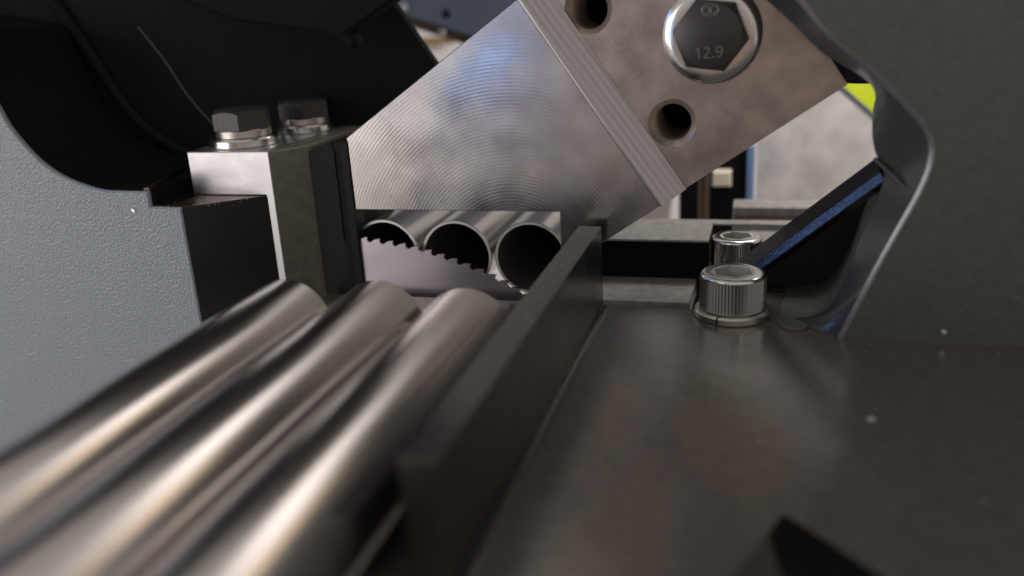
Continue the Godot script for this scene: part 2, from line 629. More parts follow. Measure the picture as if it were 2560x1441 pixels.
# ---------------------------------------------------------------- scene
func _ready() -> void:
	rng.seed = 20240
	# camera
	var cam := Camera3D.new()
	cam.name = "camera"
	cam.position = Vector3(100.9, 96.56, 271.45) * K
	var yaw := 0.29320508; var pitch := -0.32264217; var roll := -0.05895633
	cam.basis = Basis(Vector3.UP, yaw) * Basis(Vector3.RIGHT, pitch) * Basis(Vector3.BACK, roll)
	var at := CameraAttributesPhysical.new()
	at.frustum_focal_length = 36.83
	at.frustum_focus_distance = 0.279
	at.exposure_aperture = 7.2
	at.frustum_near = 0.01
	at.frustum_far = 20.0
	cam.fov = 36.096
	cam.near = 0.01
	cam.far = 20.0
	cam.attributes = at
	add_child(cam)
	cam.current = true
	# surroundings and lamps
	var env := Environment.new()
	env.background_mode = Environment.BG_COLOR
	env.background_color = Color(0.63, 0.605, 0.59)
	env.background_energy_multiplier = 1.0
	env.tonemap_mode = Environment.TONE_MAPPER_LINEAR
	env.tonemap_exposure = 1.28
	env.sdfgi_enabled = true
	env.ssao_enabled = true
	env.ssil_enabled = true
	var we := WorldEnvironment.new()
	we.name = "world_environment"
	we.environment = env
	add_child(we)
	make_textures()
	make_materials()
	window_light("workshop_window", Vector3(-1040, 150, 880), Vector3(-300, 30, 0), 1100, 700, Color(1.0, 0.975, 0.96), 0.27, 0.9, "wide bright workshop window standing behind and left of the camera", "window")
	window_light("ceiling_lamp", Vector3(190, 1040, -880), Vector3(0, 20, 60), 520, 200, Color(1.0, 0.96, 0.94), 0.048, 0.9, "bright ceiling lamp panel above and beyond the saw", "lamp")
	window_light("sky_window", Vector3(-720, 347, 100), Vector3(120, 30, 0), 200, 200, Color(0.36, 0.6, 1.0), 0.06, 0.9, "small window showing blue sky, to the left of the saw", "window")
	window_light("blue_window", Vector3(-310, 35, 990), Vector3(20, 70, 5), 120, 100, Color(0.42, 0.68, 1.0), 0.0034, 0.9, "small bluish window low behind the camera", "window")
	window_light("warm_lamp", Vector3(590, 960, -800), Vector3(-20, 20, 100), 240, 130, Color(1.0, 0.85, 0.64), 0.012, 0.9, "small warm yellow lamp high beyond the right casting", "lamp")
	window_light("rear_fill_light", Vector3(150, 170, -110), Vector3(140, 20, -190), 120, 50, Color(1.0, 0.97, 0.94), 0.02, 0.9, "unseen fill light added above the pale panel to brighten the rear", "lamp")  # added out of view to brighten the rear panel
	build_mirrored_blocks()
	build_table()
	build_left_casting()
	build_guide_block()
	build_right_casting()
	build_rear()
	build_arm()
	build_blade()
	build_tubes()
	build_fence()
	build_screws()
	build_chips()


func build_mirrored_blocks() -> void:  # unseen blocks, added only to colour the reflections in the clamp jaw
	var o := thing("added_brown_board", Vector3(150, -400, 1300), "brown board added far behind the camera for its reflection", "board")
	var b := mb(o)
	b.box(Vector3(-340, -700, 1300), Vector3(700, 60, 1318), 1.0)
	part("board", b, M["cardboard"], o)  # added board, gives the jaw its brown reflection
	o = thing("added_grey_block", Vector3(-410, -190, 1230), "grey mirror block added low behind the camera for its reflection", "cabinet")
	b = mb(o)
	b.box(Vector3(-480, -230, 1200), Vector3(-335, -70, 1260), 3.0)
	part("body", b, M["grey mirror block"], o)  # added block, darkens part of the mirrored background
	o = thing("added_orange_block", Vector3(-185, -260, 1230), "orange block added behind the camera to tint the clamp jaw reflection", "bin")
	b = mb(o)
	b.box(Vector3(-205, -250, 1210), Vector3(-150, -190, 1250), 3.0)
	part("body", b, M["orange plastic"], o)  # added block, puts an orange patch in the reflection
	o = thing("added_black_block", Vector3(-150, -330, 1230), "black block added low behind the camera to darken the clamp jaw reflection", "case")
	b = mb(o)
	b.box(Vector3(-300, -500, 1200), Vector3(-90, -256, 1260), 3.0)
	part("body", b, M["matt black"], o)  # added block, puts a dark patch in the reflection


func build_table() -> void:
	var o := thing("machine_table", Vector3(100, 0, 150), "dark brown steel table plate with an angular pocket at the front", "table", "", "structure")
	var b := mb(o)
	# outline (x, -z) with a slit that leads to the pocket
	var pocket := pts([106, -119, 122.5, -136, 126, -160, 112, -172, 96, -166, 91, -155, 97.3, -140])
	var out := pts([106.0005, -420, 320, -420, 320, 8, 81.5, 8, 80, -8.6, 69, -9, 64, -7.8, -46, -7.8, -46, -420, 105.9995, -420])
	# the pocket is walked clockwise, entered from the front edge of the plate at its nearest corner
	var key := PackedVector2Array()
	var ring := PackedVector2Array()
	for i in pocket.size():
		ring.append(pocket[(3 - i + pocket.size()) % pocket.size()])
	var s := 0
	key.append_array(out)
	# bridge from (105.9995, -420) to the pocket corner (112, -172)
	for i in ring.size():
		key.append(ring[i])
	key.append(ring[0] + Vector2(0.001, 0))
	b.prism(key, plan(), -16, 0)
	part("plate", b, M["table steel"], o)
	b = mb(o)
	b.prism(pocket, plan(), -15.8, -14.6)
	part("pocket_floor", b, M["table steel"], o)


func build_left_casting() -> void:
	# hammered grey wall that faces the viewer, with the machined jaw beside it
	var o := thing("grey_casting", Vector3(-120, -60, 20), "grey hammered paint casting with a dark curved top edge, left of the tubes", "casting")
	var top := curve2(pts([-91.0, 42.1, -92.9, 42.2, -101.3, 42.3, -109.9, 42.9, -121.4, 46.5, -129.0, 51.0, -134.0, 55.8, -139.2, 62.7, -142.0, 68.7, -145.4, 79.0, -148.8, 94.2]), 5)
	var face := pts([-79.6, -70, -79.6, 37.0, -91.2, 37.2])
	for p in top:
		face.append(p)
	face.append_array(pts([-230, 112, -230, -70]))
	var b := mb(o)
	b.prism(face, Transform3D(), -20, 33.4)
	part("dark_body", b, M["dark cast paint"], o)
	b = mb(o)
	b.prism(face, Transform3D(), 33.45, 35, 0.5)
	part("painted_wall", b, M["hammered grey paint"], o)
	# machined jaw face turned away to the right, its ledge on top
	b = mb(o)
	b.prism(pts([-79.3, -34.6, -58.3, -16.6, -58.3, 40, -79.3, 40]), plan(), -60, 36.9, 0.35)
	part("jaw", b, M["dark machined"], o)
	b = mb(o)
	b.prism(pts([-79.5, -34.2, -59.5, -17.6, -59.5, 8, -104, 8, -91.5, -33.2]), plan(), 36.93, 37.1)
	part("ledge", b, M["brown ledge"], o)
	b = mb(o)
	b.prism(pts([-91.6, -33.2, -104, 8, -104, 10, -93.6, -33.2]), plan(), 37.0, 43.2, 0.2)
	part("ledge_step", b, M["brown ledge"], o)
	# dark saw frame casting behind
	o = thing("saw_casting", Vector3(-120, -40, -40), "almost black green cast saw frame with a raised curved rib, behind the left bolts", "frame")
	var sl := Transform3D(Basis(Vector3(0.9642, 0, -0.26516), Vector3(0, 1, 0), Vector3(0.26516, 0, 0.9642)), Vector3(-170, 0, -6))
	b = mb(o)
	b.prism(pts([-140, -80, 113, -80, 125, 40, 165, 59, 154, 77, 142.4, 96.2, 112, 146, 80, 240, -140, 240]), sl, -5, 0, 1.0)
	part("web", b, M["dark cast paint"], o)
	var pa := PackedVector3Array()
	for p in curve2(pts([-6, 150, 10, 116, 15.9, 103.3, 24.2, 86.5, 29.9, 73.8, 37, 60, 46, 50.4, 57.1, 42.8, 72, 39]), 5):
		pa.append(sl * Vector3(p.x + 1.5, p.y + 1.0, 0.2))
	b = mb(o)
	b.sweep(pa, 2.7, 14)
	part("rib", b, M["dark cast paint"], o)
	pa = PackedVector3Array()
	for p in curve2(pts([47, 92, 54.5, 79.8, 61.2, 66.2, 68.6, 55.5, 75, 48]), 5):
		pa.append(sl * Vector3(p.x, p.y, 0.0))
	b = mb(o)
	b.sweep(pa, 0.4, 8)
	part("seam", b, M["casting paint"], o)
	# black cover overhead with its drooping lip
	o = thing("black_cover", Vector3(-70, 90, -20), "black cover hanging at the top with a rounded drooping lip", "cover")
	var poly := pts([6, 112, -11.6, 96.2, -28.2, 87.2, -26.7, 86.2, -26.1, 84.6, -26.3, 83.0, -27.4, 82.0, -28.6, 81.9, -29.8, 82.5, -31.4, 84.8, -34, 86.4, -40, 87.8, -52, 89.9, -66.4, 92.0, -78, 96, -90, 101])
	poly.append_array(pts([-100, 112, -100, 190, 6, 190]))
	b = mb(o)
	b.prism(poly, Transform3D(), 0, 6, 1.2)
	part("shell", b, M["matt black"], o)


func hex_bolt(called: String, at: Vector3, axis: Vector3, face_turn: float, sizes: Dictionary, label: String, group: String) -> Node3D:
	var o := thing(called, at, label, "bolt", group)
	var f := xf(Vector3.ZERO, axis)
	var y := 0.0
	var wr: float = sizes.washer
	var b := MB.new()
	var tk: float = sizes.washer_thick
	if sizes.get("domed", false):
		b.lathe(pts([wr - 0.3, 0, wr, 0.3, wr, 0.9, wr - 0.25, 1.3, wr - 0.8, 1.75, wr - 1.5, 2.1, wr - 2.4, 2.35, wr - 3.4, tk, sizes.hex * 0.45, tk]), f, 96)
	else:
		b.lathe(pts([sizes.hex * 0.45, 0, wr - 0.4, 0, wr, 0.4, wr, tk - 0.5, wr - 0.5, tk, sizes.hex * 0.45, tk]), f, 72)
	part("washer", b, M["zinc"], o)
	y += tk
	if sizes.spring > 0.0:
		b = MB.new()
		var sr: float = sizes.spring_r
		var st: float = sizes.spring
		var g: float = sizes.get("gap", 0.4)
		b.lathe(pts([sr * 0.6, y, sr - 0.3, y, sr, y + 0.3, sr, y + st - 0.3, sr - 0.3, y + st, sr * 0.6, y + st]), f, 64, g, g + TAU - 0.07)
		for e in [g, g - 0.07]:
			var d := Vector3(cos(e), 0, sin(e))
			b.quad(f * (d * sr * 0.6 + Vector3(0, y, 0)), f * (d * sr + Vector3(0, y, 0)), f * (d * sr + Vector3(0, y + st, 0)), f * (d * sr * 0.6 + Vector3(0, y + st, 0)), f.basis * Vector3(-sin(e), 0, cos(e)))
		part("spring_washer", b, M["dull zinc"], o)
		y += st
	b = MB.new()
	hex_head(b, f, sizes.hex * 0.5, y, y + float(sizes.head), face_turn)
	part("head", b, M["black oxide"], o)
	return o


# hexagon of inner radius ri whose first face looks along angle "turn" (from +z towards +x), chamfered on top
func hex_head(b: MB, f: Transform3D, ri: float, y0: float, y1: float, turn: float) -> void:
	var rc := ri / cos(PI / 6.0)
	var per := 8
	var rt := ri * 0.955
	for k in 6:
		var nrm := Vector3(sin(turn + k * PI / 3.0), 0, cos(turn + k * PI / 3.0))
		for i in per:
			var a := -PI / 6.0 + PI / 3.0 * i / per
			var c := -PI / 6.0 + PI / 3.0 * (i + 1) / per
			var q: Array = []
			for e in [a, c]:
				var dir := Vector3(sin(turn + k * PI / 3.0 + e), 0, cos(turn + k * PI / 3.0 + e))
				var rr: float = ri / cos(e)
				q.append([dir, rr, y1 - 0.15 - (rr - rt) * 0.58])
			var A: Vector3 = q[0][0] * q[0][1]; var B: Vector3 = q[1][0] * q[1][1]
			b.quad(f * (A + Vector3(0, y0, 0)), f * (B + Vector3(0, y0, 0)), f * (B + Vector3(0, q[1][2], 0)), f * (A + Vector3(0, q[0][2], 0)), f.basis * nrm)
			var n1: Vector3 = f.basis * (q[0][0] * 0.5 + Vector3(0, 0.866, 0))
			var n2: Vector3 = f.basis * (q[1][0] * 0.5 + Vector3(0, 0.866, 0))
			var tA: Vector3 = f * (q[0][0] * rt + Vector3(0, y1 - 0.15, 0)); var tB: Vector3 = f * (q[1][0] * rt + Vector3(0, y1 - 0.15, 0))
			b.tri(f * (A + Vector3(0, q[0][2], 0)), f * (B + Vector3(0, q[1][2], 0)), tB, n1, n2, n2)
			b.tri(f * (A + Vector3(0, q[0][2], 0)), tB, tA, n1, n2, n1)
	b.lathe(pts([rt, y1 - 0.15, rt - 0.25, y1, 0.001, y1]), f, 48)


func build_guide_block() -> void:
	var o := thing("guide_block", Vector3(-65, 0, -10), "bright steel L shaped guide block with two bolts on its top", "block")
	# front leg and cap: L outline seen from the front
	var b := mb(o)
	b.prism(pts([-87, 37.2, -59.2, 37.2, -59.2, -30, -56.2, -30, -56.2, 51.7, -87, 51.7]), Transform3D(), -48, 17, 0.25)
	part("body", b, M["machined steel"], o)
	b = mb(o)
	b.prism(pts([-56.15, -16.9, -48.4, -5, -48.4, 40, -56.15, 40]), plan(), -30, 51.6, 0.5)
	part("side_face", b, M["olive reflection steel"], o)
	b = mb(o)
	b.prism(pts([-48.3, -4.8, -39.6, -3.7, -39.6, 40, -48.3, 40]), plan(), -30, 50.4, 1.2)
	part("insert", b, M["dark machined"], o)
	o = thing("guide_cheek", Vector3(-37, 0, -5), "narrow dark guide cheek between the L block and the milled clamp jaw", "plate")
	b = mb(o)
	b.prism(pts([-39.3, -3.3, -36.4, -4.9, -34.0, -4.6, -33.6, 1.8, -39.3, 1.8]), plan(), -30, 52.4, 0.5)
	part("plate", b, M["dark machined"], o)
	var s := {"hex": 17.8, "washer": 12.2, "washer_thick": 3.0, "spring": 2.7, "spring_r": 9.3, "head": 6.6, "gap": 3.6}
	hex_bolt("hex_bolt", Vector3(-74, 51.7, 1.5), Vector3.UP, deg_to_rad(-5.5), s, "black hex bolt nearest the front on the L block, on its own wide washer", "black hex bolts on the L block")
	s = {"hex": 17.4, "washer": 10.4, "washer_thick": 2.9, "spring": 2.5, "spring_r": 8.9, "head": 6.2, "gap": 1.7}
	hex_bolt("hex_bolt", Vector3(-66, 51.7, -27), Vector3.UP, deg_to_rad(-1.7), s, "farther black hex bolt on the L block, its spring washer gap facing forward", "black hex bolts on the L block")


func uv(u: float, v: float) -> Vector2:   # along and across the tilted clamp jaw
	return Vector2(0.832, 0.555) * u + Vector2(-0.555, 0.832) * v


func build_arm() -> void:
	var o := thing("clamp_jaw", Vector3(50, 20, 0), "tilted milled steel clamp jaw pressing on the cut tubes, threaded holes in its block", "clamp jaw")
	var zp := 5.0
	var zb := 2.0
	var b := mb(o)
	var pl := PackedVector2Array([Vector2(-33.2, 29.6), Vector2(37.7, 29.6), Vector2(37.7, 10.6), uv(74.0, -12), uv(75.2, -11.8), uv(75.2, 63.5), uv(-0.9 + 2.6, 63.5), Vector2(-33.4, 52.6)])
	pl[2] = Vector2(37.7, (-12.0 + 0.555 * 37.7) / 0.832)
	b.prism(pl, Transform3D(), 0.6, zp, 0.25)
	part("milled_plate", b, M["polished steel"], o)
	# sloping strip between the plate and the block
	b = mb(o)
	var f := Transform3D(Basis(Vector3(0.832, 0.555, 0), Vector3(-0.555, 0.832, 0), Vector3(0, 0, 1)), Vector3.ZERO)
	var ins := f * Vector3(80, 20, -5)
	var e := [[75.25, zp + 0.35], [75.9, zp + 0.5], [84.2, zb + 0.25], [84.2, zb - 2.0], [75.25, zb - 2.0]]
	for i in e.size():
		var p = e[i]; var q = e[(i + 1) % e.size()]
		var sn := Vector3(q[1] - p[1], 0, p[0] - q[0]).normalized()
		if sn.dot(Vector3((p[0] + q[0]) / 2.0 - 78.0, 0, (p[1] + q[1]) / 2.0 - 1.5)) < 0.0: sn = -sn
		b.quad(f * Vector3(p[0], -12.3, p[1]), f * Vector3(q[0], -12.3, q[1]), f * Vector3(q[0], 63.8, q[1]), f * Vector3(p[0], 63.8, p[1]), f.basis * sn, Vector2(0, p[0] / 30.0), Vector2(0, q[0] / 30.0), Vector2(1.6, q[0] / 30.0), Vector2(1.6, p[0] / 30.0))
	for v in [-12.3, 63.8]:
		for i in range(1, 4):
			b.tri(f * Vector3(e[0][0], v, e[0][1]), f * Vector3(e[i][0], v, e[i][1]), f * Vector3(e[i + 1][0], v, e[i + 1][1]), f.basis.y * signf(v - 10), f.basis.y * signf(v - 10), f.basis.y * signf(v - 10))
	part("strip", b, M["strip steel"], o)
	# block with its holes, drawn in its own (u, v) frame
	var holes: Array = []
	for h in [Vector3(48.0, 90.3, 6.1), Vector3(72.6, 56.6, 6.1), Vector3(84.0, 82.0, 6.0)]:
		holes.append([Vector2(h.x * 0.832 + h.y * 0.555, -h.x * 0.555 + h.y * 0.832), h.z])
	b = mb(o)
	var z0 := -26.0
	var lo := Vector2(84.2, -12.0); var hi := Vector2(138.0, 63.5)
	# caps: the rectangle is cut into columns so that each hole sits in a cell of its own
	var segs := 48
	for e2 in 2:
		var w := zb if e2 == 1 else z0
		var cells := [[lo.x, 102.0, holes[0], holes[1]], [102.0, hi.x, holes[2], null]]
		# the two small holes share u close to 90; the bolt hole lies at u close to 115
		for ci in 2:
			var c = cells[ci]
			var vs: Array = [lo.y, hi.y]
			var hs: Array = [c[2]] if c[3] == null else [c[3], c[2]]
			if c[3] != null:
				vs = [lo.y, (c[2][0].y + c[3][0].y) / 2.0, hi.y]
			for k in hs.size():
				cell_with_hole(b, f, Vector2(c[0], vs[k]), Vector2(c[1], vs[k + 1]), hs[k][0], hs[k][1] + (1.1 if e2 == 1 else 0.0), w, 1.0 if e2 == 1 else -1.0, segs)
	var mid := f * Vector3(110, 20, -10)
	var R := [Vector2(lo.x, lo.y), Vector2(hi.x, lo.y), Vector2(hi.x, hi.y), Vector2(lo.x, hi.y)]
	for i in 4:
		var p: Vector2 = R[i]; var q: Vector2 = R[(i + 1) % 4]
		b.face(f * Vector3(p.x, p.y, z0), f * Vector3(q.x, q.y, z0), f * Vector3(q.x, q.y, zb), f * Vector3(p.x, p.y, zb), mid)
	var bl := part("block", b, M["block steel"], o)
	# threaded holes: chamfer and helical-looking grooves
	for k in 2:
		b = mb(o)
		var c: Vector2 = holes[k][0]
		var r: float = holes[k][1]
		var hf := Transform3D(Basis(f.basis.x, f.basis.z, -f.basis.y), f * Vector3(c.x, c.y, 0))
		var pr := PackedVector2Array([Vector2(r + 1.1, zb), Vector2(r, zb - 1.2)])
		var yy := zb - 1.2
		while yy > z0 + 1.5:
			pr.append(Vector2(r - 0.5, yy - 0.55)); pr.append(Vector2(r, yy - 1.25))
			yy -= 1.25
		b.lathe(pr, hf, 48)
		# the walls face the axis
		for i in b.n.size():
			b.n[i] = b.n[i]
		part("threaded_hole", b, M["thread steel"], o)
	# dark plate that closes the back of the arm
	b = mb(o)
	b.prism(PackedVector2Array([uv(84.2, -11), uv(137, -11), uv(137, 62), uv(84.2, 62)]), Transform3D(), z0 - 6, z0 - 0.2)
	part("backing", b, M["matt black"], o)
	# the bolt in the block
	var s := {"hex": 18.4, "washer": 14.0, "washer_thick": 2.4, "spring": 0.0, "spring_r": 9.3, "head": 7.2, "domed": true}
	var bp := f * Vector3(holes[2][0].x, holes[2][0].y, zb)
	var o2 := hex_bolt("arm_bolt", bp, Vector3(0, 0, 1), deg_to_rad(82.0), s, "black hex bolt stamped 12.9 in a broad shiny washer on the tilted clamp jaw", "")
	var top := 2.4 + 7.2
	var head := o2.get_node("head")
	var tm := TextMesh.new()
	var sf := SystemFont.new()
	sf.font_names = PackedStringArray(["Droid Sans"])
	tm.font = sf
	tm.text = "12.9"
	tm.font_size = 42
	tm.pixel_size = 0.0001
	tm.depth = 0.0005
	tm.material = M["marking"]
	var ti := MeshInstance3D.new()
	ti.name = "grade_marking"
	ti.mesh = tm
	ti.position = Vector3(-0.2, -4.6, top + 0.0) * K
	ti.rotation.z = 0.06
	head.add_child(ti, true)
	b = MB.new()
	for c in [Vector2(-0.95, 6.1), Vector2(0.95, 6.25)]:
		var ring := PackedVector3Array()
		for i in 25:
			var a := TAU * i / 24.0
			ring.append(Vector3(c.x + cos(a) * 1.25, c.y + 0.6 + sin(a) * 0.95, top))
		b.sweep(ring, 0.22, 8)
	var big := PackedVector3Array()
	for i in 33:
		var a := TAU * i / 32.0
		big.append(Vector3(cos(a) * 2.3, 6.8 + sin(a) * 1.6, top))
	b.sweep(big, 0.22, 8)
	part("maker_marking", b, M["marking"], head)


func cell_with_hole(b: MB, f: Transform3D, lo: Vector2, hi: Vector2, c: Vector2, r: float, w: float, side: float, segs: int) -> void:
	var nn := f.basis.z * side
	for i in segs:
		var q: Array = []
		for a in [TAU * i / segs, TAU * (i + 1) / segs]:
			var d := Vector2(cos(a), sin(a))
			var t := 1e9
			if d.x > 1e-6: t = minf(t, (hi.x - c.x) / d.x)
			if d.x < -1e-6: t = minf(t, (lo.x - c.x) / d.x)
			if d.y > 1e-6: t = minf(t, (hi.y - c.y) / d.y)
			if d.y < -1e-6: t = minf(t, (lo.y - c.y) / d.y)
			q.append([c + d * r, c + d * t])
		var P: Vector2 = q[0][0]; var Q: Vector2 = q[1][0]; var S: Vector2 = q[1][1]; var U: Vector2 = q[0][1]
		var poly: Array = [P, Q, S]
		# a corner of the cell between the two rays
		for cx in [lo.x, hi.x]:
			for cy in [lo.y, hi.y]:
				var k := Vector2(cx, cy)
				var on_u := absf(U.x - cx) < 1e-4 or absf(U.y - cy) < 1e-4
				var on_s := absf(S.x - cx) < 1e-4 or absf(S.y - cy) < 1e-4
				var ang := fposmod((k - c).angle() - TAU * i / segs, TAU)
				if on_u and on_s and ang > 1e-6 and ang < TAU / segs - 1e-6:
					poly.append(k)
		poly.append(U)
		for j in range(1, poly.size() - 1):
			b.tri(f * Vector3(poly[0].x, poly[0].y, w), f * Vector3(poly[j].x, poly[j].y, w), f * Vector3(poly[j + 1].x, poly[j + 1].y, w), nn, nn, nn, poly[0] * 0.01, poly[j] * 0.01, poly[j + 1] * 0.01)


func build_blade() -> void:
	# a cold circular saw: the disc rises from below, its axle lies under the table
	var c := Vector3(-41.45, -108.8, 2.6)
	var o := thing("saw_blade", c, "polished purplish circular saw blade with fine hooked teeth, rising across the cut tube ends", "saw blade")
	var R := 128.67
	var root := R - 1.8
	var p := TAU / 170.0
	var f := Transform3D(Basis(), c)
	var b := mb(o)
	b.lathe(pts([14.0, -0.6, root, -0.6, root, 0.6, 14.0, 0.6, 14.0, -0.6]), xf(c, Vector3(0, 0, 1)), 340)
	part("disc", b, M["blade steel"], o)
	var sh := pts([0.27, -1.8, 0.33, -1.6, 0.42, -1.15, 0.55, -0.72, 0.72, -0.36, 0.9, -0.08, 1.0, 0.0, 1.0, -0.3, 0.985, -0.75, 1.0, -1.2, 1.06, -1.5, 1.15, -1.68, 1.27, -1.8])
	var shared: Array = []
	for k in 3:
		b = MB.new()
		var q := PackedVector2Array()
		for s in sh:
			var a := (s.x - 1.0) * p
			var rr: float = R + s.y * [1.0, 0.96, 1.04][k]
			if s.y == -1.8: rr = root
			q.append(Vector2(sin(a) * rr, cos(a) * rr))
		var st: float = [0.0, 0.12, -0.12][k]
		b.prism(q, Transform3D(), -0.6 + st, 0.6 + st, 0.0)
		b.v = b.v.duplicate()
		shared.append(b.mesh())
		(shared[k] as ArrayMesh).surface_set_material(0, M["blade steel"])
	for k in range(-8, 34):
		var m := MeshInstance3D.new()
		m.name = "tooth"
		m.mesh = shared[posmod(k, 3)]
		m.rotation.z = -(deg_to_rad(4.63) + k * p)
		o.add_child(m, true)


func tube(o: Node3D, z0: float, z1: float) -> void:
	# axis along z; local coordinates round the tube's underside at its cut end
	var f := Transform3D(Basis(Vector3(1, 0, 0), Vector3(0, 0, 1), Vector3(0, -1, 0)), Vector3(0, 12.5, 0))
	var b := MB.new()
	var R := 12.5
	b.lathe(pts([R - 0.18, z0, R, z0 + 0.18, R, z1 - 0.18, R - 0.18, z1]), f, 160)
	part("wall", b, M["tube steel"], o)
	b = MB.new()
	b.lathe(pts([R - 0.18, z1, R - 1.0, z1]), f, 120)
	part("cut_rim", b, M["tube rim"], o)
	b = MB.new()
	b.lathe(pts([R - 1.0, z0, R - 0.18, z0]), f, 120)
	part("cut_rim", b, M["tube rim"], o)
	b = MB.new()
	b.lathe(pts([R - 1.0, z1, R - 1.0, z0]), f, 90)
	part("bore", b, M["tube bore"], o)


func build_tubes() -> void:
	var near := ["leftmost of the three shiny foreground tubes, beside the grey casting", "middle shiny foreground tube lying between its two neighbours", "right shiny foreground tube lying against the upright fence"]
	var far := ["left tube behind the blade, its cut end half hidden by the teeth", "middle tube behind the blade with its cut rim showing as an arch", "right tube behind the blade, nearly full round cut end beside the clamp jaw leg"]
	var a: Node3D
	var c: Node3D
	for k in 3:
		var x := (k - 1) * 26.1
		if k == 0:
			a = thing("steel_tube", Vector3(x, 0, 66), near[k], "tube", "tube lengths lying in the foreground")
			tube(a, 0, 300)
			c = thing("cut_tube", Vector3(x, 0, 0), far[k], "tube", "tubes being cut behind the blade")
			tube(c, -420, 0)
		else:
			copy_of(a, Vector3(x + [0, 0.6, 0.9][k], 0, [66, 64, 68][k]), near[k], "steel_tube")
			copy_of(c, Vector3(x, 0, 0), far[k], "cut_tube")


func build_fence() -> void:
	var o := thing("upright_fence", Vector3(48.4, 0, 85), "dark upright steel fence bar running along the right of the tubes", "fence bar")
	var b := mb(o)
	b.prism(pts([44.9, 0.05, 52.0, 0.05, 52.0, 26.5, 44.9, 26.5]), Transform3D(), 10, 156, 0.35, 0.35)
	part("bar", b, M["fence steel"], o)
	b = mb(o)
	# hollow fillet along the foot
	var rws: Array = []
	for i in 7:
		var a := PI / 2.0 * i / 6.0
		rws.append(PackedVector3Array([Vector3(54.0 - 2.0 * cos(PI / 2 - a), 2.05 - 2.0 * sin(PI / 2 - a) + 0.02, 10.3), Vector3(54.0 - 2.0 * cos(PI / 2 - a), 2.05 - 2.0 * sin(PI / 2 - a) + 0.02, 155.7)]))
	b.rows(rws, Vector3(51.5, -1, 80))
	part("fillet", b, M["fence steel"], o)


